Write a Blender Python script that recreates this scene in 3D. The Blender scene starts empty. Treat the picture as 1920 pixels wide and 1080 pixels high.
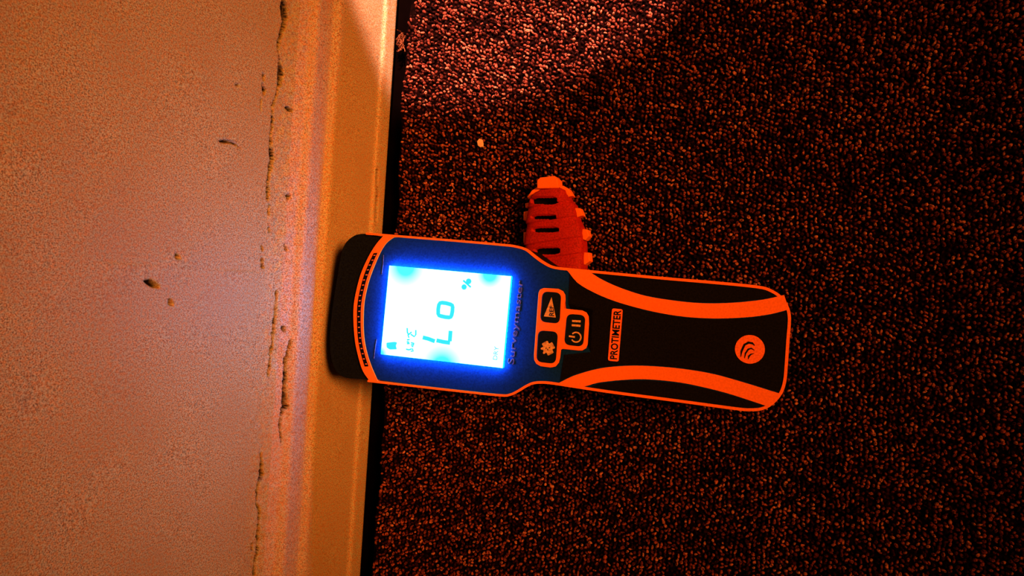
import bpy, bmesh, math, random
import numpy as np
from mathutils import Vector, Matrix
random.seed(7); rng = np.random.default_rng(7)
SC = bpy.context.scene
COL = SC.collection
MM = 0.001

# ------------------------------------------------------------------ camera
FPX, TILT, ROLL = 1450.0, math.radians(20), math.radians(3.7)
CAM = Vector((226, 0, 358))                                    # millimetres
fwd = Vector((-math.sin(TILT), 0, -math.cos(TILT)))
r0 = Vector((math.cos(TILT), 0, -math.sin(TILT))); y0 = Vector((0, 1, 0))
right = (math.cos(ROLL)*r0 + math.sin(ROLL)*y0).normalized()
up = (-math.sin(ROLL)*r0 + math.cos(ROLL)*y0).normalized()
cam = bpy.data.cameras.new('camera'); cam.sensor_fit = 'HORIZONTAL'; cam.sensor_width = 36.0
cam.lens = FPX/1920*36.0; cam.clip_start = 0.005; cam.clip_end = 50
co = bpy.data.objects.new('camera', cam); COL.objects.link(co)
M = Matrix((right, up, -fwd)).transposed().to_4x4(); M.translation = CAM*MM
co.matrix_world = M; SC.camera = co

# ------------------------------------------------------------------ world, lamps, exposure
w = bpy.data.worlds.new('room_air'); SC.world = w; w.use_nodes = True
w.node_tree.nodes['Background'].inputs[0].default_value = (1.0, 0.30, 0.06, 1)
w.node_tree.nodes['Background'].inputs[1].default_value = 0.03

def spot(name, loc, target, watts, col, angle, blend, size):
    l = bpy.data.lights.new(name, 'SPOT'); l.energy = watts; l.color = col
    l.spot_size = math.radians(angle); l.spot_blend = blend; l.shadow_soft_size = size
    o = bpy.data.objects.new(name, l); COL.objects.link(o)
    o.location = loc
    o.rotation_euler = (Vector(target)-Vector(loc)).to_track_quat('-Z', 'Y').to_euler()
    return o
# the warm room lamp, and the lamp whose beam just reaches in along the skirting
spot('room_lamp', (0.92, 0.22, 0.82), (0.045, 0.02, 0.055), 148, (1.0, 0.23, 0.027), 24, 1.0, 0.20)
spot('door_lamp', (0.36, 0.693, 0.81), (0.090, 0.271, 0.0), 270, (1.0, 0.40, 0.26), 18.0, 0.16, 0.006)

vs = SC.view_settings
SC.display_settings.display_device = 'sRGB'
vs.view_transform = 'Standard'; vs.look = 'None'; vs.exposure = 0.0; vs.gamma = 1.0
vs.use_curve_mapping = False

# ------------------------------------------------------------------ materials
def mat(name):
    m = bpy.data.materials.new(name); m.use_nodes = True
    return m, m.node_tree.nodes, m.node_tree.links, m.node_tree.nodes['Principled BSDF']

def ramp(N, stops):
    r = N.new('ShaderNodeValToRGB'); e = r.color_ramp.elements
    while len(e) < len(stops): e.new(0.5)
    for k, (p, c) in enumerate(stops): e[k].position = p; e[k].color = (*c, 1)
    return r

def plastic(name, col, rough=0.5, grain=0.12, spec=0.3):
    m, N, L, b = mat(name)
    t = N.new('ShaderNodeTexCoord'); n = N.new('ShaderNodeTexNoise')
    n.inputs['Scale'].default_value = 1400; n.inputs['Detail'].default_value = 2
    L.new(t.outputs['Object'], n.inputs['Vector'])
    r = ramp(N, [(0.3, tuple(c*(1-grain) for c in col)), (0.7, tuple(min(1, c*(1+grain)) for c in col))])
    L.new(n.outputs['Fac'], r.inputs['Fac']); L.new(r.outputs['Color'], b.inputs['Base Color'])
    bp = N.new('ShaderNodeBump'); bp.inputs['Strength'].default_value = 0.15; bp.inputs['Distance'].default_value = 0.0002
    L.new(n.outputs['Fac'], bp.inputs['Height']); L.new(bp.outputs['Normal'], b.inputs['Normal'])
    b.inputs['Roughness'].default_value = rough; b.inputs['Specular IOR Level'].default_value = spec
    return m

def paint(name, base, warm):
    """old paint: fine speckle, soft stains, grime in the cracks (attribute 'grime')"""
    m, N, L, b = mat(name)
    t = N.new('ShaderNodeTexCoord')
    def noise(scale, det=2.0):
        n = N.new('ShaderNodeTexNoise'); n.inputs['Scale'].default_value = scale; n.inputs['Detail'].default_value = det
        L.new(t.outputs['Object'], n.inputs['Vector']); return n
    n1, n2, n3 = noise(2000, 3), noise(22, 4), noise(1000, 2)
    r1 = ramp(N, [(0.32, tuple(c*0.28 for c in base)), (0.5, base), (0.68, tuple(min(1, c*1.55) for c in base))])
    L.new(n1.outputs['Fac'], r1.inputs['Fac'])
    mx = N.new('ShaderNodeMix'); mx.data_type = 'RGBA'
    r2 = ramp(N, [(0.42, (0, 0, 0)), (0.72, (0.55, 0.55, 0.55))]); L.new(n2.outputs['Fac'], r2.inputs['Fac'])
    L.new(r2.outputs['Color'], mx.inputs['Factor']); L.new(r1.outputs['Color'], mx.inputs['A']); mx.inputs['B'].default_value = (*warm, 1)
    mh = N.new('ShaderNodeMix'); mh.data_type = 'RGBA'; mh.blend_type = 'MULTIPLY'; mh.inputs['Factor'].default_value = 0.8
    r3 = ramp(N, [(0.38, (1.0, 0.66, 0.30)), (0.62, (0.72, 1.0, 1.0))]); L.new(n3.outputs['Fac'], r3.inputs['Fac'])
    L.new(mx.outputs['Result'], mh.inputs['A']); L.new(r3.outputs['Color'], mh.inputs['B'])
    at = N.new('ShaderNodeAttribute'); at.attribute_name = 'grime'
    mg = N.new('ShaderNodeMix'); mg.data_type = 'RGBA'; mg.inputs['B'].default_value = (0.004, 0.002, 0.002, 1)
    L.new(at.outputs['Fac'], mg.inputs['Factor']); L.new(mh.outputs['Result'], mg.inputs['A'])
    L.new(mg.outputs['Result'], b.inputs['Base Color'])
    bp = N.new('ShaderNodeBump'); bp.inputs['Strength'].default_value = 0.2; bp.inputs['Distance'].default_value = 0.0002
    L.new(n1.outputs['Fac'], bp.inputs['Height']); L.new(bp.outputs['Normal'], b.inputs['Normal'])
    b.inputs['Roughness'].default_value = 0.55; b.inputs['Specular IOR Level'].default_value = 0.25
    return m

def flat_noise(name, a, c, scale, rough=0.9):
    m, N, L, b = mat(name)
    t = N.new('ShaderNodeTexCoord'); n = N.new('ShaderNodeTexNoise'); n.inputs['Scale'].default_value = scale
    L.new(t.outputs['Object'], n.inputs['Vector'])
    r = ramp(N, [(0.35, a), (0.65, c)]); L.new(n.outputs['Fac'], r.inputs['Fac']); L.new(r.outputs['Color'], b.inputs['Base Color'])
    b.inputs['Roughness'].default_value = rough; b.inputs['Specular IOR Level'].default_value = 0.0
    return m

def yarn(name):
    m, N, L, b = mat(name)
    g = N.new('ShaderNodeNewGeometry')
    r = ramp(N, [(0.0, (0.004, 0.001, 0.002)), (0.25, (0.036, 0.007, 0.006)), (0.55, (0.15, 0.034, 0.024)), (0.85, (0.31, 0.082, 0.056)), (1.0, (0.42, 0.18, 0.12))])
    t = N.new('ShaderNodeTexCoord'); n = N.new('ShaderNodeTexNoise'); n.inputs['Scale'].default_value = 42; n.inputs['Detail'].default_value = 4
    L.new(t.outputs['Object'], n.inputs['Vector'])
    ad = N.new('ShaderNodeMath'); ad.operation = 'MULTIPLY_ADD'; ad.inputs[1].default_value = 0.55; ad.inputs[2].default_value = -0.26
    L.new(n.outputs['Fac'], ad.inputs[0])
    a2 = N.new('ShaderNodeMath'); a2.operation = 'ADD'; a2.use_clamp = True
    L.new(g.outputs['Random Per Island'], a2.inputs[0]); L.new(ad.outputs[0], a2.inputs[1])
    n2 = N.new('ShaderNodeTexNoise'); n2.inputs['Scale'].default_value = 1300; L.new(t.outputs['Object'], n2.inputs['Vector'])
    f2 = ramp(N, [(0.36, (0.10, 0.10, 0.10)), (0.62, (1.5, 1.5, 1.5))]); L.new(n2.outputs['Fac'], f2.inputs['Fac'])
    ml = N.new('ShaderNodeMix'); ml.data_type = 'RGBA'; ml.blend_type = 'MULTIPLY'; ml.inputs['Factor'].default_value = 1.0
    L.new(a2.outputs[0], r.inputs['Fac']); L.new(r.outputs['Color'], ml.inputs['A']); L.new(f2.outputs['Color'], ml.inputs['B'])
    L.new(ml.outputs['Result'], b.inputs['Base Color'])
    b.inputs['Roughness'].default_value = 0.95; b.inputs['Specular IOR Level'].default_value = 0.05
    return m

def glow(name, col, s=1.0):
    m, N, L, b = mat(name)
    b.inputs['Base Color'].default_value = (0.02, 0.02, 0.02, 1); b.inputs['Roughness'].default_value = 0.5
    b.inputs['Emission Color'].default_value = (*col, 1); b.inputs['Emission Strength'].default_value = s
    return m

M_WALL = paint('old_wall_paint', (0.42, 0.41, 0.26), (0.37, 0.31, 0.17))
M_SKIRT = paint('skirting_gloss_paint', (0.47, 0.42, 0.34), (0.43, 0.34, 0.27))
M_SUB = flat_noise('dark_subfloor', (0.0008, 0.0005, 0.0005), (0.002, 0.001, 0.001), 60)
M_BACK = flat_noise('carpet_backing', (0.002, 0.001, 0.001), (0.006, 0.002, 0.002), 300)
M_YARN = yarn('heather_yarn')
M_TUFT = flat_noise('loose_yarn', (0.06, 0.022, 0.010), (0.24, 0.09, 0.045), 900)
M_ORANGE = plastic('orange_rubber', (0.95, 0.20, 0.012), 0.6, 0.10, 0.15)
M_BLACK = plastic('black_plastic', (0.0035, 0.004, 0.006), 0.7, 0.5, 0.04)
M_BEZEL = plastic('glow_tinted_window_plastic', (0.003, 0.028, 0.19), 0.7, 0.25, 0.02)  # black window plastic with the screen's blue glow put into its colour
M_CAP = plastic('charcoal_plastic', (0.004, 0.007, 0.012), 0.7, 0.5, 0.04)
M_KEY = plastic('rubber_key', (0.003, 0.008, 0.018), 0.7, 0.4, 0.06)
M_ICON = plastic('tan_print', (0.62, 0.40, 0.16), 0.7, 0.25, 0.05)
M_PALE = plastic('faint_print_and_glint', (0.09, 0.07, 0.16), 0.7, 0.5, 0.05)
M_TAG = plastic('badge_orange', (0.95, 0.18, 0.03), 0.6, 0.2, 0.1)
M_RED = plastic('red_plastic', (0.33, 0.014, 0.008), 0.6, 0.35, 0.08)
M_FLAKE = flat_noise('paint_chip', (0.75, 0.60, 0.45), (0.85, 0.72, 0.58), 500)
M_CYAN = glow('lcd_cyan_segment', (0.0, 0.85, 0.98), 1.0)
M_GREEN = glow('lcd_teal_segment', (0.05, 0.35, 0.34), 1.0)

# ------------------------------------------------------------------ helpers
def ray(px, py):
    return (fwd + (px-960)/FPX*right - (py-540)/FPX*up).normalized()

def link(name, me, m=None, parent=None, smooth=False):
    o = bpy.data.objects.new(name, me); COL.objects.link(o)
    if m is not None: me.materials.append(m)
    if smooth: me.polygons.foreach_set('use_smooth', [True]*len(me.polygons))
    if parent is not None: o.parent = parent
    return o

def tag(o, label=None, cat=None, kind=None, group=None):
    if label: o['label'] = label
    if cat: o['category'] = cat
    if kind: o['kind'] = kind
    if group: o['group'] = group
    return o

def grid_mesh(name, X, Y, Z, grime=None):
    """numpy grids (rows, cols) of metres -> mesh"""
    r, c = X.shape
    me = bpy.data.meshes.new(name)
    v = np.stack([X, Y, Z], -1).reshape(-1, 3)
    i = np.arange(r*c).reshape(r, c)
    q = np.stack([i[:-1, :-1], i[:-1, 1:], i[1:, 1:], i[1:, :-1]], -1).reshape(-1, 4)
    me.vertices.add(len(v)); me.vertices.foreach_set('co', v.astype(np.float32).ravel())
    me.loops.add(q.size); me.loops.foreach_set('vertex_index', q.astype(np.int32).ravel())
    me.polygons.add(len(q)); me.polygons.foreach_set('loop_start', np.arange(0, q.size, 4, dtype=np.int32))
    me.update(calc_edges=True); me.validate()
    if grime is not None:
        a = me.attributes.new('grime', 'FLOAT', 'POINT'); a.data.foreach_set('value', grime.astype(np.float32).ravel())
    return me

def catmull(pts, closed=True, sub=4):
    P = [Vector(p) for p in pts]; n = len(P); out = []
    rngi = range(n if closed else n-1)
    for i in rngi:
        g = (lambda k: P[k % n]) if closed else (lambda k: P[max(0, min(n-1, k))])
        a, b, c, d = g(i-1), g(i), g(i+1), g(i+2)
        for s in range(sub):
            t = s/sub
            out.append(0.5*((2*b)+(c-a)*t+(2*a-5*b+4*c-d)*t*t+(3*b-a-3*c+d)*t**3))
    if not closed: out.append(P[-1])
    return out

def rounded(quad, r, k=5):
    P = [Vector(p) for p in quad]; n = len(P); out = []
    for i in range(n):
        a, b, c = P[i-1], P[i], P[(i+1) % n]
        u = (a-b).normalized(); v = (c-b).normalized()
        s, e = b+u*r, b+v*r
        for j in range(k+1):
            t = j/k; out.append((1-t)**2*s+2*t*(1-t)*b+t*t*e)
    return out

def ribbon(line, wd, closed=False):
    P = [Vector(p) for p in line]; n = len(P); L, R = [], []
    for i in range(n):
        a = P[(i-1) % n] if closed or i > 0 else P[i]
        b = P[(i+1) % n] if closed or i < n-1 else P[i]
        t = (b-a).normalized(); nn = Vector((-t.y, t.x)); h = (wd[i] if isinstance(wd, (list, tuple)) else wd)/2
        L.append(P[i]+nn*h); R.append(P[i]-nn*h)
    return L, R

def add_prism(bm, pts, n0, n1, inset=0.0):
    """closed 2D outline (p, q) -> solid from height n0 to n1, top edge optionally drawn in"""
    P = [Vector((p[0], p[1])) for p in pts]
    A = sum(P[i].x*P[(i+1) % len(P)].y-P[(i+1) % len(P)].x*P[i].y for i in range(len(P)))
    if A < 0: P = P[::-1]
    n = len(P); T = P
    if inset:
        T = []
        for i in range(n):
            t = (P[(i+1) % n]-P[i-1]).normalized(); T.append(P[i]+Vector((-t.y, t.x))*inset)
    lo = [bm.verts.new((p.x, p.y, n0(p) if callable(n0) else n0)) for p in P]
    hi = [bm.verts.new((p.x, p.y, n1(p) if callable(n1) else n1)) for p in T]
    if inset:
        z = (n1-inset*0.8)
        mid = [bm.verts.new((p.x, p.y, z)) for p in P]
        rings = [lo, mid, hi]
    else: rings = [lo, hi]
    for a, b in zip(rings, rings[1:]):
        for i in range(n): bm.faces.new((a[i], a[(i+1) % n], b[(i+1) % n], b[i]))
    bm.faces.new(hi); bm.faces.new(lo[::-1])

def add_band(bm, L, R, n0, n1, closed=False):
    """strip between two edge lines"""
    k = len(L)
    v = [[bm.verts.new((p[0], p[1], z)) for p in S] for S, z in ((L, n0), (R, n0), (R, n1), (L, n1))]
    for i in range(k if closed else k-1):
        j = (i+1) % k
        for a in range(4):
            b = (a+1) % 4; bm.faces.new((v[a][i], v[a][j], v[b][j], v[b][i]))
    if not closed:
        bm.faces.new([v[a][0] for a in range(4)]); bm.faces.new([v[a][-1] for a in range(4)][::-1])

LIFT = {}                                                        # height of the meter's face above its base point
def finish(name, bm, m, parent, scale=MM, smooth=False):
    r = parent
    while r is not None and r.parent is not None: r = r.parent
    if r is not None and r.name in LIFT:
        for vv in bm.verts: vv.co.z += LIFT[r.name]
    for vv in bm.verts: vv.co *= scale
    bmesh.ops.triangulate(bm, faces=[f for f in bm.faces if len(f.verts) > 4])
    bmesh.ops.recalc_face_normals(bm, faces=bm.faces)
    me = bpy.data.meshes.new(name); bm.to_mesh(me); bm.free()
    return link(name, me, m, parent, smooth)

# ------------------------------------------------------------------ skirting and wall
WX = 9.0                                                         # plane of the wall above the skirting
PROF = [(21.2, 0), (21.5, 1.0), (21.5, 9.2), (21.2, 10.4), (20.3, 11.2), (20, 12), (20, 47.0), (19.8, 48.3), (19.1, 49.4), (18.2, 50.0),
        (17.4, 50.4), (17.0, 51.2), (16.9, 52.4), (16.8, 54.5), (16.8, 58.5), (16.7, 60.2), (16.1, 61.4), (14.9, 62.4), (13.7, 63.2), (12.9, 64.2), (12.4, 65.4), (11.7, 66.6), (11.0, 68.0), (10.4, 70), (9.7, 73), (9.2, 76.0), (9.0, 80)]
pz = np.array([p[1] for p in PROF]); px_ = np.array([p[0] for p in PROF])
def prof_x(z): return np.interp(z, pz, px_)

def on_wall(u, v):
    d = ray(u, v); t = 200.0
    for _ in range(4000):
        q = CAM+d*t
        if q.x <= (prof_x(q.z) if q.z < 80 else WX): break
        t += 0.15
    return q
# cracks read off the photograph: polylines of (px, py, half width in px)
CR = [
 [(531, -20, 4.5), (533, 20, 4.5), (534, 44, 3.5), (528, 58, 1.5), (525, 72, 2.2), (521, 92, 1.0), (524, 108, 1.0), (526, 125, 3.0), (526, 142, 3.4), (522, 160, 1.2), (517, 182, 0.5), (511, 200, 1.0), (512, 225, 2.0), (509, 250, 1.5), (508, 275, 1.8), (510, 302, 3.0), (505, 322, 1.4), (503, 340, 1.2), (502, 355, 2.4), (502, 372, 1.8)],
 [(505, 385, .8), (503, 400, .8)], [(494, 140, 2.2), (494, 146, 2.0)], [(493, 158, 1.6), (495, 168, 2.0), (494, 175, 1.0)],
 [(490, 185, .9), (489, 205, .6)], [(540, 203, 1.4), (546, 206, 1.4)],
 [(503, 428, 1.0), (504, 433, 1.0)], [(491, 487, 1.6), (492, 500, 2.0), (495, 501, 1.0)], [(491, 462, 1.0), (492, 468, 1.0)], [(540, 368, 1.6), (541, 371, 1.2)], [(534, 460, 1.2), (537, 467, 1.2)],
 [(519, 545, .6), (517, 575, 1.2), (514, 600, .8), (510, 640, 1.0), (507, 665, .9), (505, 690, .8), (503, 705, 1.0)],
 [(530, 615, 1.8), (533, 620, 1.4)], [(545, 638, 0.44), (540, 655, 0.55), (536, 672, 0.99), (534, 695, 1.32), (533, 715, 1.32), (532, 740, 1.32), (532, 760, 1.43), (528, 775, 0.99), (525, 790, 0.88), (524, 805, 0.66), (526, 822, 0.50), (526, 830, 0.28)],
 [(535, 764, 1.4), (538, 761, .8)], [(489, 850, .8), (489, 875, 1.2), (491, 892, 2.4), (486, 902, 1.6), (483, 915, 1.8), (482, 925, 1.0), (481, 945, .6), (488, 960, .7), (485, 985, .9), (484, 1010, 1.2), (484, 1030, 1.4), (479, 1050, 1.0), (477, 1075, 1.2), (476, 1110, 1.4)],
 [(472, 1020, 1.2), (473, 1030, 1.0)], [(705, 425, .8), (708, 320, 1.2), (706, 345, .7)],
 [(412, 265, .5), (420, 265, .9), (432, 266, .8), (440, 270, .6), (449, 276, .3)],
 [(272, 527, .5), (280, 530, 1.6), (288, 534, 2.0), (294, 537, 1.0)], [(331, 477, .5), (332, 482, 1.3)], [(318, 563, .6), (320, 570, 1.4)], [(440, 160, 0.3), (449, 158, 0.4)],
]
YF = np.arange(-192, 192.01, 0.5)
YY = np.concatenate([[-1200, -700, -420, -300, -240, -210], YF, [210, 240, 300, 420, 700, 1200]])
def crack_fields(Y, Z):
    depth = np.zeros_like(Y); gr = np.zeros_like(Y)
    for line in CR:
        W = [(on_wall(u, v), h/2.3) for u, v, h in line]
        pts = [(q.y, q.z, h) for q, h in W]
        # subdivide with jitter
        fine = []
        for a, b in zip(pts, pts[1:]):
            k = max(1, int(math.hypot(b[0]-a[0], b[1]-a[1])/0.8))
            for j in range(k):
                t = j/k; fine.append((a[0]+(b[0]-a[0])*t, a[1]+(b[1]-a[1])*t+random.gauss(0, .12), (a[2]+(b[2]-a[2])*t)*random.uniform(.55, 1.35)))
        fine.append(pts[-1])
        ys = [p[0] for p in fine]; zs = [p[1] for p in fine]
        # y rows / z cols subset
        box = (Y > min(ys)-4) & (Y < max(ys)+4) & (Z > min(zs)-4) & (Z < max(zs)+4)
        idx = np.nonzero(box)
        if len(idx[0]) == 0: continue
        y, z = Y[idx], Z[idx]; g = np.zeros(len(y))
        for a, b in zip(fine, fine[1:]):
            ex, ez = b[0]-a[0], b[1]-a[1]; l2 = ex*ex+ez*ez+1e-9
            t = np.clip(((y-a[0])*ex+(z-a[1])*ez)/l2, 0, 1)
            dd = np.hypot(y-a[0]-t*ex, z-a[1]-t*ez); hw = a[2]+(b[2]-a[2])*t
            g = np.maximum(g, np.clip((hw+0.22-dd)/0.35, 0, 1)*np.clip(0.5+hw*1.8, 0, 1))
        gr[idx] = np.maximum(gr[idx], g)
    return gr*3.0, np.clip(gr*2.6, 0, 1)
def smooth_noise(Y, Z, cell, seed):
    r = np.random.default_rng(seed); G = r.normal(size=(64, 64))
    u = (Y/cell) % 63; v = (Z/cell) % 63; i = u.astype(int); j = v.astype(int); a = u-i; b = v-j
    a = a*a*(3-2*a); b = b*b*(3-2*b)
    return G[i, j]*(1-a)*(1-b)+G[i+1, j]*a*(1-b)+G[i, j+1]*(1-a)*b+G[i+1, j+1]*a*b

# arc-length samples of the moulding
zz = []; 
for (x1, z1), (x2, z2) in zip(PROF, PROF[1:]):
    k = max(2, int(math.hypot(x2-x1, z2-z1)/0.42)) if z1 > 55 else max(2, int(math.hypot(x2-x1, z2-z1)/1.2))
    zz += list(np.linspace(z1, z2, k, endpoint=False))
zz = np.array(zz)
zb = zz[zz <= 68.2]; zw = np.concatenate([zz[zz > 67.6], np.arange(80, 92, 0.45), np.arange(92, 218, 0.9), [225, 260, 340, 500, 800, 1300]])
def shell(name, z):
    Z, Y = np.meshgrid(z, YY, indexing='ij')
    X = np.where(Z < 80, prof_x(Z), WX)
    dep, gr = crack_fields(Y, Z)
    rough = np.exp(-((Z-71)/10.0)**2)
    bump = rough*(0.22*smooth_noise(Y, Z, 4.0, 1)+0.16*smooth_noise(Y, Z, 1.6, 2)) + 0.10*smooth_noise(Y, Z, 14.0, 3) + 0.04*smooth_noise(Y, Z, 3.0, 5)
    edge = np.clip((Z-1)/4, 0, 1)
    X2 = X - dep + bump*edge
    Z2 = Z + np.where(Z < 66, 0.25*bump*edge, 0)
    return grid_mesh(name, X2*MM, Y*MM, Z2*MM, gr)
wall = tag(link('wall_left', shell('wall_left', zw), M_WALL, None, True), 'cream painted wall with hairline cracks above the skirting', 'wall', 'structure')
bme = shell('baseboard_left', zb)
base = tag(link('baseboard_left', bme, M_SKIRT, None, True), 'cream painted moulded skirting board with cracked top edge', 'skirting', 'structure')
# underside and back of the skirting, so that it is a board and not a skin
bm = bmesh.new(); add_prism(bm, [(9.5, -1200), (21.2, -1200), (21.2, 1200), (9.5, 1200)], 0.0, 0.6)
finish('underside', bm, M_SKIRT, base)

# floor: dark boards under the carpet; the carpet stops short of the skirting
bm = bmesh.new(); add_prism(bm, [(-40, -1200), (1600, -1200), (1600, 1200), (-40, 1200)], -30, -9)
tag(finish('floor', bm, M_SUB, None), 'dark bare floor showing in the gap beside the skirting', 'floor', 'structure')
def edge_x(y): return 27.4 + 0.8*math.sin(y*0.05)+0.6*math.sin(y*0.17+1)
ed = [(edge_x(y), y) for y in range(-300, 301, 5)]
bm = bmesh.new(); add_prism(bm, [(29, -1200)]+ed+[(29, 1200), (1600, 1200), (1600, -1200)], -8.9, -2.6)
carpet = tag(finish('carpet', bm, M_BACK, None), 'dark brown heathered loop pile carpet running up to the skirting', 'carpet')

# loop pile: squat blobs in slightly wandering rows, one joined mesh
def unit_blob():
    b = bmesh.new(); bmesh.ops.create_icosphere(b, subdivisions=1, radius=1.0)
    bmesh.ops.delete(b, geom=[v for v in b.verts if v.co.z < -0.6], context='VERTS')
    b.verts.ensure_lookup_table(); b.verts.index_update()
    v = np.array([x.co[:] for x in b.verts]); f = np.array([[x.index for x in q.verts] for q in b.faces]); b.free(); return v, f
bv, bf = unit_blob()
PITCH = 1.95
xs = np.arange(26, 400, PITCH); ys = np.arange(-225, 225, PITCH*0.98)
GX, GY = np.meshgrid(xs, ys, indexing='ij'); GX = GX.ravel().copy(); GY = GY.ravel().copy()
GY += 0.5*PITCH*((np.arange(len(GX))//len(ys)) % 2)
GX += rng.normal(0, .34, len(GX)); GY += rng.normal(0, .34, len(GX))
GX += 0.9*np.sin(GY*.06)+.5*np.sin(GY*.21+2)
keep = GX > np.array([edge_x(y)+0.3+rng.uniform(0, .8) for y in GY]); GX, GY = GX[keep], GY[keep]; n = len(GX)
ang = rng.uniform(0, math.pi, n); sx = rng.uniform(.75, 1.2, n); sy = rng.uniform(.5, .78, n); sz = rng.uniform(1.0, 2.0, n)
cz = -2.2 + rng.normal(0, .35, n) + 0.35*smooth_noise(GX+500, GY+500, 9, 9)
V = np.empty((n, len(bv), 3)); ca, sa = np.cos(ang)[:, None], np.sin(ang)[:, None]
lx, ly, lz = bv[None, :, 0]*sx[:, None], bv[None, :, 1]*sy[:, None], bv[None, :, 2]*sz[:, None]
lean = rng.normal(0, .25, n)[:, None]*lz
V[:, :, 0] = GX[:, None]+lx*ca-ly*sa+lean; V[:, :, 1] = GY[:, None]+lx*sa+ly*ca+rng.normal(0, .2, n)[:, None]*lz; V[:, :, 2] = np.minimum(cz[:, None]+lz, -0.02)
F = (bf[None]+(np.arange(n)*len(bv))[:, None, None]).reshape(-1, 3)
me = bpy.data.meshes.new('loop_pile'); V = V.reshape(-1, 3)*MM
me.vertices.add(len(V)); me.vertices.foreach_set('co', V.astype(np.float32).ravel())
me.loops.add(F.size); me.loops.foreach_set('vertex_index', F.astype(np.int32).ravel())
me.polygons.add(len(F)); me.polygons.foreach_set('loop_start', np.arange(0, F.size, 3, dtype=np.int32))
me.update(calc_edges=True)
tag(link('loop_pile', me, M_YARN, carpet, True), 'heathered brown yarn loops', None, 'stuff')

# ------------------------------------------------------------------ the moisture meter
T = math.radians(5.65); YAW = math.radians(-1.9)
e_p = Vector((math.cos(T)*math.cos(YAW), math.cos(T)*math.sin(YAW), -math.sin(T)))
e_q = Vector((-math.sin(YAW), math.cos(YAW), 0)); e_n = e_p.cross(e_q).normalized()
FP = Vector((127, -18, 51.2-(127-30)*math.tan(T)))              # a point of the front face
N0 = FP.z/e_n.z
O = FP-e_n*N0                                                   # the point on the carpet below it
meter = bpy.data.objects.new('moisture_meter', None); COL.objects.link(meter)
Mm = Matrix((e_p, e_q, e_n)).transposed().to_4x4(); Mm.translation = O*MM; meter.matrix_world = Mm
meter.empty_display_size = 0.02; LIFT['moisture_meter'] = N0
tag(meter, 'black and orange handheld moisture meter with lit screen lying against the skirting', 'moisture meter')
def dv(px, py, n=0.0):
    d = ray(px, py); s = (FP+e_n*n-CAM).dot(e_n)/d.dot(e_n); h = CAM+d*s-O
    return Vector((h.dot(e_p), h.dot(e_q)))
def D(pts, n=0.0): return [dv(x, y, n) for x, y in pts]
def bottom(p):                                                  # back of the case lies level on the carpet
    return (0.3-(FP+e_p*p.x+e_q*p.y).z)/e_n.z
PXMM = (dv(1000, 600)-dv(900, 600)).length/100                  # mm on the face for one pixel

outer_top = [(687, 438), (760, 444), (860, 452), (940, 459), (966, 462), (986, 468), (1003, 481), (1020, 493), (1041, 502), (1087, 507), (1160, 514), (1245, 522), (1340, 530), (1420, 538), (1445, 545), (1463, 557), (1475, 574), (1480, 597),
             (1477, 640), (1474, 685), (1471, 715), (1463, 738), (1446, 757), (1428, 766), (1408, 768), (1380, 766), (1276, 752), (1154, 736), (1080, 725), (1047, 720), (1022, 717), (1001, 718), (985, 725), (970, 734), (956, 740), (938, 741), (860, 733), (780, 724), (690, 714), (660, 709)]
OUT = catmull(D(outer_top), True, 3)
# the left end is closed by the cap: keep the front outline straight there
cap_px = [(697, 712), (672, 710), (658, 709), (645, 706), (633, 697), (625, 680), (621, 660), (620, 635), (622, 603), (626, 570), (630, 545), (634, 520), (637, 500), (641, 480), (646, 462), (656, 449), (671, 440), (690, 439), (712, 443)]
def inner(pts, d):
    n = len(pts); A = sum(pts[i].x*pts[(i+1) % n].y-pts[(i+1) % n].x*pts[i].y for i in range(n)); s = 1 if A > 0 else -1; o = []
    for i in range(n):
        t = (pts[(i+1) % n]-pts[i-1]).normalized(); o.append(pts[i]+Vector((-t.y, t.x))*d*s)
    return o
# case (rear shell)
pl = [(735, 446)]+[(x, y) for x, y in outer_top[1:-3]]+[(780, 722), (704, 711), (694, 690), (680, 655), (674, 620), (674, 590), (680, 550), (692, 505), (708, 470)]
bm = bmesh.new()
add_prism(bm, D(pl), bottom, -2.0)
finish('rear_case', bm, M_BLACK, meter)
# head cap with pin side facing the skirting
capP = catmull(D(cap_px, -2.0), False, 3)
bm = bmesh.new(); add_prism(bm, capP, bottom, -1.2)
cap = finish('head_cap', bm, M_CAP, meter)
for s in (-1, 1):                                               # the two measuring pins under the cap's lip
    bm = bmesh.new(); q = dv(625, 600).y+s*8; p0 = dv(640, 600).x
    ring = [[bm.verts.new((p, q+r*math.cos(a), -14+r*math.sin(a))) for a in np.linspace(0, 2*math.pi, 8, endpoint=False)] for p, r in ((p0+3, 1.0), (p0-5.5, 1.0), (p0-8.2, 0.15))]
    for A_, B_ in zip(ring, ring[1:]):
        for i in range(8): bm.faces.new((A_[i], A_[(i+1) % 8], B_[(i+1) % 8], B_[i]))
    bm.faces.new(ring[-1]); finish('pin', bm, M_CAP, cap)
# front plate
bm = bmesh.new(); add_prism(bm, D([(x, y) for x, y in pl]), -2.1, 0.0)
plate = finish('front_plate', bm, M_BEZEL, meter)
# orange rim all round (open across the cap)
rim = catmull(D(outer_top[:-1]), False, 4)
k = len(rim); wd = []
for i in range(k): wd.append(0.9+0.3*math.sin(math.pi*i/k))
L_, R_ = ribbon([p for p in rim], wd)
bm = bmesh.new(); add_band(bm, L_, R_, -2.6, 0.55)
tag(finish('rim', bm, M_ORANGE, meter), 'orange rubber rim line')
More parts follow.
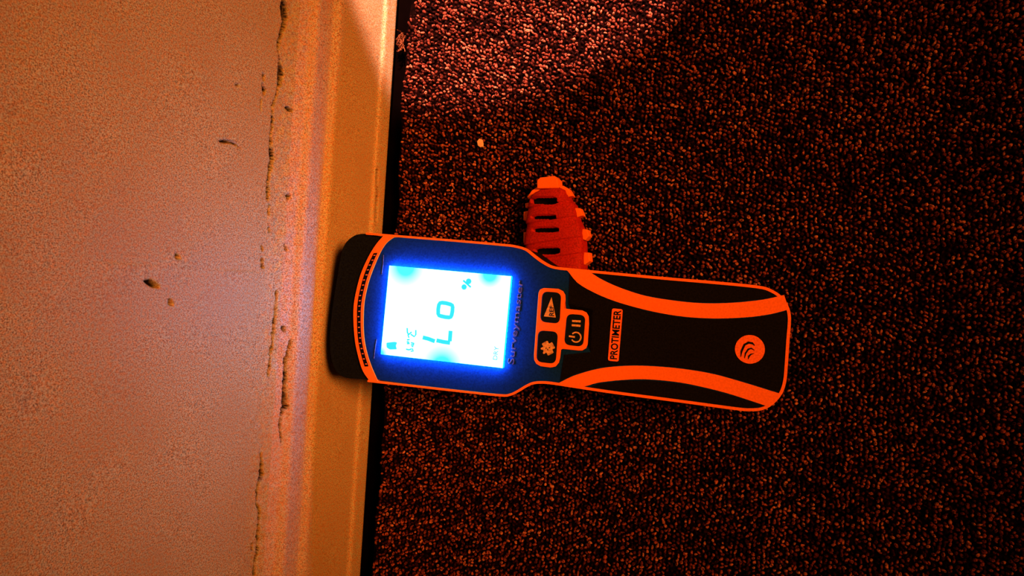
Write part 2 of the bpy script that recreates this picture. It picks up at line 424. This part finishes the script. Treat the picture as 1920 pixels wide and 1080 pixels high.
# handle: black skin over the lower half, orange stripes, grip pads
def between(a, b): return D(a)+D(b)[::-1]
up_out = [(1098, 508), (1108, 511), (1123, 521), (1154, 536), (1200, 552), (1245, 561), (1307, 568), (1368, 568), (1429, 562), (1470, 553)]
up_in = [(1062, 505), (1068, 512), (1083, 530), (1111, 547), (1154, 565), (1215, 582), (1276, 593), (1337, 597), (1398, 595), (1444, 589), (1479, 580)]
lo_in = [(1040, 720), (1050, 717), (1077, 704), (1123, 691), (1169, 686), (1215, 686), (1276, 691), (1337, 701), (1398, 718), (1440, 731), (1466, 739)]
lo_out = [(1088, 726), (1102, 723), (1123, 717), (1169, 712), (1215, 711), (1276, 717), (1337, 730), (1383, 743), (1440, 762)]
for a, b in ((up_out, up_in), (lo_in, lo_out)):
    A_ = catmull(D(a), False, 4); B_ = catmull(D(b), False, 4)
    def even(P, m=40):
        l = [0]
        for i in range(1, len(P)): l.append(l[-1]+(P[i]-P[i-1]).length)
        t = np.linspace(0, l[-1], m); return [Vector((np.interp(x, l, [p.x for p in P]), np.interp(x, l, [p.y for p in P]))) for x in t]
    bm = bmesh.new(); add_band(bm, even(A_), even(B_), -0.5, 0.60)
    tag(finish('stripe', bm, M_ORANGE, meter), 'curved orange stripe on the handle')
pads = [[(1112, 512), (1180, 518), (1300, 529), (1425, 540), (1450, 549), (1462, 555), (1429, 561), (1368, 567), (1307, 567), (1245, 560), (1200, 551), (1154, 535), (1124, 520)],
        [(1106, 726), (1124, 719), (1169, 714), (1215, 713), (1276, 719), (1337, 732), (1383, 745), (1432, 761), (1410, 765), (1380, 763), (1276, 749), (1154, 733)]]
for pd in pads:
    bm = bmesh.new(); add_prism(bm, D(pd), -0.2, 0.25); finish('grip_pad', bm, M_BLACK, meter)
hp = [(1068, 514), (1083, 532), (1111, 549), (1154, 567), (1215, 584), (1276, 595), (1337, 599), (1398, 597), (1444, 591), (1474, 583), (1474, 640), (1470, 690), (1462, 736), (1440, 729), (1398, 716), (1337, 699), (1276, 689), (1215, 684), (1169, 684), (1123, 689), (1077, 702), (1050, 715), (1058, 665), (1108, 660), (1112, 580), (1066, 570)]
bm = bmesh.new(); add_prism(bm, D(hp), -0.2, 0.22); finish('handle_panel', bm, M_BLACK, meter)
# the pair of orange bands over the head with the row of lamps between them
bl = [(722, 441), (719, 443), (705.5, 459), (692, 481), (678, 512), (669, 545), (664, 575), (664, 609), (667, 642), (673, 670), (681, 695), (693, 713)]
br = [(744, 444), (738, 446), (725, 456), (714, 473), (703, 498), (692, 528), (684, 564), (682, 598), (683, 631), (688, 659), (697, 687), (709, 714)]
A_, B_ = even(catmull(D(bl), False, 4), 60), even(catmull(D(br), False, 4), 60)
bm = bmesh.new(); add_band(bm, A_, B_, -2.0, 0.5)
band = tag(finish('head_band', bm, M_ORANGE, meter), 'orange arched band across the head')
mixp = lambda t: [a.lerp(b, t) for a, b in zip(A_, B_)]
i0, i1 = 9, 54
bm = bmesh.new(); add_band(bm, mixp(.36)[i0:i1], mixp(.74)[i0:i1], 0.3, 0.62)
tag(finish('lamp_strip', bm, M_BLACK, band), 'dark strip of tiny indicator lamps')
bm = bmesh.new(); c1, c2 = mixp(.42), mixp(.70)
for i in range(i0+1, i1-1):
    if i % 2 == 0:
        a, b = c1[i], c2[i]; t = (c1[i+1]-c1[i-1]).normalized()*0.22
        j = random.uniform(.0, .35); a2 = a.lerp(b, j); b2 = a.lerp(b, j+.6)
        add_prism(bm, [a2-t, a2+t, b2+t, b2-t], 0.55, 0.75)
tag(finish('indicator_lamp', bm, M_TAG, band), 'row of tiny indicator lamps', None, 'stuff')

# lit screen
LH = 2.2
lcd = D([(730, 498), (958, 518), (942, 690), (714, 664)], LH)
m, N, L, b = mat('lcd_backlight')
b.inputs['Base Color'].default_value = (0.05, 0.05, 0.05, 1); b.inputs['Roughness'].default_value = 0.4
geo = N.new('ShaderNodeTexCoord'); fac = None
for (sx_, sy_, rr) in ((764, 500, 40), (832, 686, 42), (921, 515, 26), (714, 664, 18)):
    c = dv(sx_, sy_)
    vm = N.new('ShaderNodeVectorMath'); vm.operation = 'DISTANCE'; vm.inputs[1].default_value = (c.x*MM, c.y*MM, (N0+LH)*MM)
    L.new(geo.outputs['Object'], vm.inputs[0])
    mr = N.new('ShaderNodeMapRange'); mr.inputs['From Min'].default_value = 0.001; mr.inputs['From Max'].default_value = rr*PXMM*MM
    mr.inputs['To Min'].default_value = 1.5; mr.inputs['To Max'].default_value = 0
    L.new(vm.outputs['Value'], mr.inputs['Value'])
    if fac is None: fac = mr.outputs['Result']
    else:
        mm = N.new('ShaderNodeMath'); mm.operation = 'MAXIMUM'; L.new(fac, mm.inputs[0]); L.new(mr.outputs['Result'], mm.inputs[1]); fac = mm.outputs[0]
mx = N.new('ShaderNodeMix'); mx.data_type = 'RGBA'; mx.inputs['A'].default_value = (1.1, 4.2, 10.0, 1); mx.inputs['B'].default_value = (0.0, 2.0, 4.0, 1)
L.new(fac, mx.inputs['Factor']); 
cl = N.new('ShaderNodeVectorMath'); cl.operation = 'MAXIMUM'; cl.inputs[1].default_value = (0, 0, 0); L.new(mx.outputs['Result'], cl.inputs[0])
L.new(cl.outputs['Vector'], b.inputs['Emission Color']); b.inputs['Emission Strength'].default_value = 1.0
bm = bmesh.new(); add_prism(bm, lcd, LH-0.25, LH); screen = tag(finish('lcd_screen', bm, m, meter), 'glowing white liquid crystal screen')
bm = bmesh.new(); add_prism(bm, inner(lcd, 0.03), -0.2, LH-0.25)  # added glowing sides that throw blue onto the bezel, standing in for bloom
tag(finish('added_glow_edge', bm, glow('added_glow_edge', (0.0, 22.0, 62.0)), screen), 'blue emitter added under the screen to light the bezel')
def lcd_part(name, bm, mt=M_CYAN, label=None):
    o = finish(name, bm, mt, screen); 
    if label: o['label'] = label
    return o
n0_, n1_ = LH-0.02, LH+0.12
def Z4(pts, ox, oy, s): return [(ox+x/s, oy+y/s) for x, y in pts]
def stroke_mesh(lines, width_px, n0, n1, sub=0, closed=False):
    bm = bmesh.new()
    for ln in lines:
        P = D(ln, n1)
        if sub: P = catmull(P, closed, sub)
        L1, R1 = ribbon(P, width_px*PXMM, closed); add_band(bm, L1, R1, n0, n1, closed)
    return bm
zl = lambda *p: Z4(p, 690, 470, 4.697)
bm = stroke_mesh([zl((482, 764), (530, 776), (588, 798)), zl((603, 790), (660, 803), (722, 812)), zl((727, 706), (720, 798))], 7.4, n0_, n1_)
lcd_part('digit', bm, M_CYAN, 'cyan seven segment letter L')
bm = stroke_mesh([zl((624, 478), (652, 458), (728, 474), (745, 498), (736, 568), (714, 588), (642, 576), (618, 556))], 7.4, n0_, n1_, 2, True)
lcd_part('digit', bm, M_CYAN, 'cyan seven segment letter o')
def disc(bm, cx, cy, r, n0, n1, k=20, ry=None):
    c = dv(cx, cy, n1); add_prism(bm, [c+Vector((r*PXMM*math.cos(a), (ry or r)*PXMM*math.sin(a))) for a in np.linspace(0, 2*math.pi, k, endpoint=False)], n0, n1)
bm = stroke_mesh([zl((838, 262), (905, 322))], 3.2, n0_, n1_)
disc(bm, 690+886/4.697, 470+270/4.697, 5.2, n0_, n1_); disc(bm, 690+846/4.697, 470+320/4.697, 5.0, n0_, n1_)
lcd_part('percent_sign', bm, M_CYAN, 'cyan percent sign')
bm = bmesh.new(); add_prism(bm, rounded(D(zl((180, 808), (252, 800), (274, 806), (262, 836), (272, 866), (210, 868), (182, 850))), .5, 3), n0_, n1_)
lcd_part('battery_icon', bm, M_CYAN, 'cyan battery symbol')
zs = lambda *p: Z4(p, 720, 600, 12.0)
bm = stroke_mesh([zs((520, 180), (525, 280), (560, 340)), zs((620, 270), (540, 340), (560, 400)), zs((600, 320), (680, 375), (715, 330), (715, 225)), zs((515, 450), (575, 440)), zs((510, 492), (565, 500)), zs((515, 530), (575, 530)),
                  zs((605, 510), (680, 530)), zs((605, 560), (675, 558)), zs((620, 597), (660, 592)), zs((495, 655), (560, 672), (620, 650)), zs((600, 700), (655, 702), (635, 640))], 2.6, n0_, n1_)
lcd_part('unit_marks', bm, M_CYAN, 'small cyan unit marking')

def text_mesh(name, s, quad, n0, n1, mt, parent, label=None, bold=0.0):
    """lettering that fills a quad: quad = px of (left-bottom, right-bottom, right-top, left-top) as read"""
    cu = bpy.data.curves.new('lettering', 'FONT'); cu.body = s; cu.size = 1.0; cu.resolution_u = 3; cu.offset = bold
    o = bpy.data.objects.new('lettering', cu); COL.objects.link(o)
    dg = bpy.context.evaluated_depsgraph_get(); me = bpy.data.meshes.new_from_object(o.evaluated_get(dg))
    bpy.data.objects.remove(o); bpy.data.curves.remove(cu)
    bm = bmesh.new(); bm.from_mesh(me); bpy.data.meshes.remove(me)
    xs_ = [v.co.x for v in bm.verts]; ys_ = [v.co.y for v in bm.verts]; x0, x1, ya, yb = min(xs_), max(xs_), min(ys_), max(ys_)
    Q = D(quad, n1)
    for v in bm.verts:
        a = (v.co.x-x0)/(x1-x0); b_ = (v.co.y-ya)/(yb-ya)
        p = (Q[0]*(1-a)+Q[1]*a)*(1-b_)+(Q[3]*(1-a)+Q[2]*a)*b_
        v.co = (p.x, p.y, n1)
    r = bmesh.ops.extrude_face_region(bm, geom=list(bm.faces))
    for v in [g for g in r['geom'] if isinstance(g, bmesh.types.BMVert)]: v.co.z = n0
    o = finish(name, bm, mt, parent)
    if label: o['label'] = label
    return o
text_mesh('lettering', 'DRY', [(932, 675), (935, 650), (927, 649), (924, 674)], n0_, n1_, M_GREEN, screen, 'tiny word DRY at the foot of the screen')
text_mesh('lettering', 'Surveymaster', [(967, 684), (984, 527), (970, 525), (951, 682)], 0.0, 0.3, M_PALE, plate, 'faint product lettering under the screen')
# thin pale strips painting in the glint on the window's rim
for ln in ([(719, 478), (718, 497), (715.5, 515)], [(706, 636), (703, 655), (701, 672)]):
    finish('window_glint', stroke_mesh([ln], 1.0, 0, 0.25), M_PALE, plate)

# keypad
kp = [(1010, 549), (1013, 543), (1020, 540), (1047, 541.5), (1056, 546), (1060, 553), (1060.5, 562), (1059, 577.5), (1062, 579), (1092, 582), (1100, 586), (1104, 593), (1104.5, 607), (1102, 646), (1099, 653), (1092, 657), (1084, 657), (1055, 654), (1052, 656), (1050.5, 670), (1048, 680), (1042, 687), (1033, 689), (1014, 686.5), (1006, 682), (1002, 675), (1001.5, 665)]
bm = bmesh.new(); add_prism(bm, D(kp), 0, 0.62, 0.15); pad = tag(finish('keypad_bezel', bm, M_ORANGE, meter), 'orange frame around the three keys')
keys = [([(1018, 546), (1053, 549), (1050, 607), (1013.5, 603)], 'reference key'), ([(1010, 619), (1047, 622), (1042.5, 682), (1006.5, 678)], 'settings key'), ([(1064, 588), (1098.5, 591), (1094, 650), (1058.5, 646)], 'power key')]
KO = []
for q, lb in keys:
    bm = bmesh.new(); add_prism(bm, rounded(D(q), 2.6, 6), 0.2, 1.0, 0.25); KO.append(finish('key', bm, M_KEY, meter)); KO[-1]['label'] = 'black rubber '+lb
k0, k1 = 0.95, 1.15
zk = lambda *p: Z4(p, 1000, 530, 6.745)
# reference triangle with the word cut in black
bm = bmesh.new(); add_prism(bm, D(zk((237, 185), (290, 440), (140, 425))), k0, k1); finish('triangle_icon', bm, M_ICON, KO[0])
text_mesh('lettering', 'REF', zk((262, 425), (255, 290), (208, 292), (200, 420)), k1, k1+.08, M_KEY, KO[0], 'word REF in the triangle', 0.02)
# gear
c = zk((182, 828))[0]; cc = dv(*c, k1); gp = []
for i in range(32):
    a = 2*math.pi*i/32+.1; rr = (12.8 if (i//2) % 2 == 0 else 9.0)*PXMM; gp.append(cc+Vector((rr*math.cos(a), rr*math.sin(a))))
bm = bmesh.new(); add_prism(bm, gp, k0, k1); gear = finish('gear_icon', bm, M_ICON, KO[1])
bm = bmesh.new()
for dx, dy in ((-22, 0), (22, -6), (0, 20)): x, y = zk((182+dx, 828+dy))[0]; disc(bm, x, y, 1.1, k1-.02, k1+.08, 10)
finish('gear_hole', bm, M_KEY, KO[1])
# power ring and pause bars
ctr = zk((540, 690))[0]; cc = dv(*ctr, k1)
arc = [cc+Vector((8.6*PXMM*math.cos(a), 8.6*PXMM*math.sin(a))) for a in np.linspace(math.radians(-145), math.radians(145), 24)]
bm = bmesh.new(); l1, r1 = ribbon(arc, 2.4*PXMM); add_band(bm, l1, r1, k0, k1)
l1, r1 = ribbon(D(zk((450, 676), (525, 688)), k1), 3.0*PXMM); add_band(bm, l1, r1, k0, k1); finish('power_icon', bm, M_ICON, KO[2])
bm = stroke_mesh([zk((490, 484), (598, 490)), zk((485, 538), (595, 546))], 3.6, k0, k1); finish('pause_icon', bm, M_ICON, KO[2])
# name badge and round emblem
bq = [(1148, 578), (1168, 580), (1160, 678), (1140, 676)]
bm = bmesh.new(); add_prism(bm, rounded(D(bq), .9, 4), 0.1, 0.5); badge = tag(finish('name_badge', bm, M_TAG, meter), 'orange name badge with dark capitals')
text_mesh('lettering', 'PROTIMETER', [(1157, 674), (1165, 582), (1151, 581), (1143.5, 673)], 0.49, 0.62, M_KEY, badge, 'dark capitals on the badge', 0.022)
bm = bmesh.new(); disc(bm, 1406, 655, 24, 0.1, 0.5, 40); emb = tag(finish('emblem', bm, M_TAG, meter), 'round orange emblem with dark arcs')
ze = lambda *p: Z4(p, 1370, 620, 15.43)
bm = bmesh.new()
for ln, wd_ in ((ze((295, 760), (315, 600), (400, 410), (520, 345), (630, 365), (700, 430)), [1.0, 3.2, 3.6, 4.0, 3.4, 1.0]), (ze((405, 800), (430, 660), (510, 540), (600, 510), (690, 570)), [.8, 2.4, 2.8, 2.4, .8]), (ze((510, 820), (530, 740), (590, 680), (680, 660)), [1.0, 2.8, 2.2, .8])):
    P = D(ln, .62); l1, r1 = ribbon(P, [x*PXMM for x in wd_]); add_band(bm, l1, r1, 0.49, 0.62)
finish('emblem_arc', bm, M_KEY, emb)

# ------------------------------------------------------------------ ribbed cap on the carpet
def on_floor(px, py, z=0.0):
    d = ray(px, py); return CAM+d*((z-CAM.z)/d.z)
HC = 13.0
cpx = lambda *p: [on_floor(970+x/5.686, 320+y/5.686, HC*.75) for x, y in p]
rootc = on_floor(1040, 470, 0.0)
ax0, ax1 = on_floor(1024, 333, HC*.75), on_floor(1046, 520, HC*.75)
ea = (ax1-ax0); LA = ea.length; ea.normalize(); eb = Vector((-ea.y, ea.x, 0))     # eb points to image right
capo = bpy.data.objects.new('ribbed_cap', None); COL.objects.link(capo); capo.empty_display_size = 0.01
Mc = Matrix((ea, eb, Vector((0, 0, 1)))).transposed().to_4x4(); Mc.translation = Vector((ax0.x, ax0.y, 0))*MM; capo.matrix_world = Mc
tag(capo, 'ribbed red orange plastic cap with dark slots on the carpet beside the meter', 'plastic cap')
def loc(x, y):
    h = cpx((x, y))[0]-Vector((ax0.x, ax0.y, 0)); return (h.dot(ea), h.dot(eb))
# half-widths of the central body and of the flanges along the axis, from photo pixels (y, left, right)
bodyw = [(150, 235, 400), (180, 220, 420), (230, 135, 500), (290, 115, 520), (340, 110, 545), (390, 95, 590), (480, 85, 620), (560, 85, 632), (640, 70, 672), (740, 62, 690), (800, 70, 695), (900, 85, 700), (1060, 95, 700), (1180, 120, 690)]
rows = [(loc(l, y), loc(r, y)) for y, l, r in bodyw]
sA = np.array([(a[0]+b[0])/2 for a, b in rows]); lA = np.array([min(a[1], b[1]) for a, b in rows]); rA = np.array([max(a[1], b[1]) for a, b in rows])
S = np.arange(sA[0], sA[-1], 0.25); Tt = np.linspace(-1, 1, 97)
slots = [(150, 440, 322, 84), (160, 430, 498, 52), (165, 458, 633, 58), (188, 470, 858, 76)]
SL = []
for x1, x2, y, h in slots:
    a, b_ = loc(x1, y), loc(x2, y); SL.append((a[0], b_[0], a[1], b_[1], (loc(x1, y+h)[0]-a[0])))
steps = [loc(300, y)[0] for y in (205, 365, 535, 760, 930)]
SS, TT_ = np.meshgrid(S, Tt, indexing='ij')
lW = np.interp(SS, sA, lA); rW = np.interp(SS, sA, rA); XB = lW+(rW-lW)*(TT_+1)/2
Hh = HC*np.clip(1-np.abs(TT_)**3.2, 0, 1)**0.5*0.30+HC*0.62
tier = np.zeros_like(SS)
for i, s in enumerate(steps):
    nx = steps[i+1] if i+1 < len(steps) else s+12
    tier = np.where((SS >= s) & (SS < nx), (SS-s)/(nx-s)*1.9-0.6, tier)
Hh = Hh+tier; Hh = np.where(SS < steps[0], HC*0.50, Hh)
for s1, s2, t1, t2, hd in SL:
    sc = s1+(s2-s1)*(XB-t1)/(t2-t1); ins = (XB > t1) & (XB < t2) & (np.abs(SS-sc) < hd*0.5*np.clip(1.25-np.abs((XB-(t1+t2)/2)/((t2-t1)/2))**2*.7, 0, 1))
    Hh = np.where(ins, 0.6, Hh)
Hh[:, 0] = 0; Hh[:, -1] = 0; Hh[0, :] = 0; Hh[-1, :] = 0
finish_me = grid_mesh('body', SS*MM, XB*MM, Hh*MM)
tag(link('body', finish_me, M_RED, capo), 'tapered red body with dark slots')
for s1, s2, t1, t2, hd in SL:                                   # black block in each opening, painting in the shade of the hollow
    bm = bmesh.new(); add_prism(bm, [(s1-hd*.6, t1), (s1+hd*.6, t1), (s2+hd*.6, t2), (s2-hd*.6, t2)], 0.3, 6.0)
    finish('slot_shade', bm, M_BLACK, capo)['label'] = 'black insert painting the shade in an opening'
def cap_prism(name, pts, z0, z1, label=None):
    bm = bmesh.new(); add_prism(bm, [Vector(loc(x, y)) for x, y in pts], z0, z1, 0.4); o = finish(name, bm, M_ORANGE, capo)  # nub and fins in a brighter orange, painting in their lit edges
    if label: o['label'] = label
cap_prism('nub', [(203, 185), (200, 100), (235, 68), (300, 62), (385, 50), (418, 85), (424, 180)], 0.3, 8.6, 'blunt orange nub at the tip')
fins = [[(210, 150), (130, 200), (80, 270), (95, 292), (150, 285), (150, 230), (235, 185)], [(395, 150), (470, 150), (520, 180), (566, 258), (520, 270), (480, 215), (400, 190)],
        [(58, 340), (62, 385), (105, 385), (100, 330)], [(590, 388), (645, 390), (678, 470), (600, 492)],
        [(42, 430), (40, 520), (100, 525), (95, 420)], [(670, 612), (722, 620), (744, 690), (700, 735), (660, 720)],
        [(40, 650), (40, 765), (90, 780), (100, 645)], [(690, 865), (745, 868), (752, 960), (695, 1000), (670, 960)]]
for f_ in fins: cap_prism('fin', f_, 0.4, 6.5)

# ------------------------------------------------------------------ small things
c = on_floor(900, 268, 0.6)
bm = bmesh.new(); add_prism(bm, [(c.x+x*.27, c.y-y*.27) for x, y in ((-6, -3), (-2, -8), (4, -6), (6, 1), (6, 7), (1, 8), (-4, 5))], -0.3, 0.9, 0.2)
tag(finish('paint_flake', bm, M_FLAKE, None), 'small pale paint flake lying on the carpet', 'paint flake')
c = on_floor(749, 76, 1.0); bm = bmesh.new()
for i in range(48):
    a = random.uniform(0, 6.28); el = random.uniform(.2, 1.2); P = Vector((c.x+random.gauss(0, 1.1), c.y+random.gauss(0, 2.0), -1.0+random.uniform(0, 1))); dr = Vector((math.cos(a)*math.cos(el), math.sin(a)*math.cos(el), math.sin(el)))
    pts = []
    for k in range(7):
        pts.append(P.copy()); P = P+dr*0.6; dr = (dr+Vector((random.gauss(0, .8), random.gauss(0, .8), random.gauss(-.3, .5)))).normalized(); P.z = max(P.z, -1.4); P.x = max(P.x, 22.6)
    rings = []
    for k, p in enumerate(pts):
        r = 0.30*(1-.4*k/6); rings.append([bm.verts.new((p.x+r*math.cos(t), p.y+r*math.sin(t)*.7, p.z+r*math.sin(t))) for t in (0, 2.09, 4.19)])
    for A1, B1 in zip(rings, rings[1:]):
        for j in range(3): bm.faces.new((A1[j], A1[(j+1) % 3], B1[(j+1) % 3], B1[j]))
tag(finish('yarn_tuft', bm, M_TUFT, None), 'frayed brown yarn tuft bridging the gap to the skirting', 'tuft')
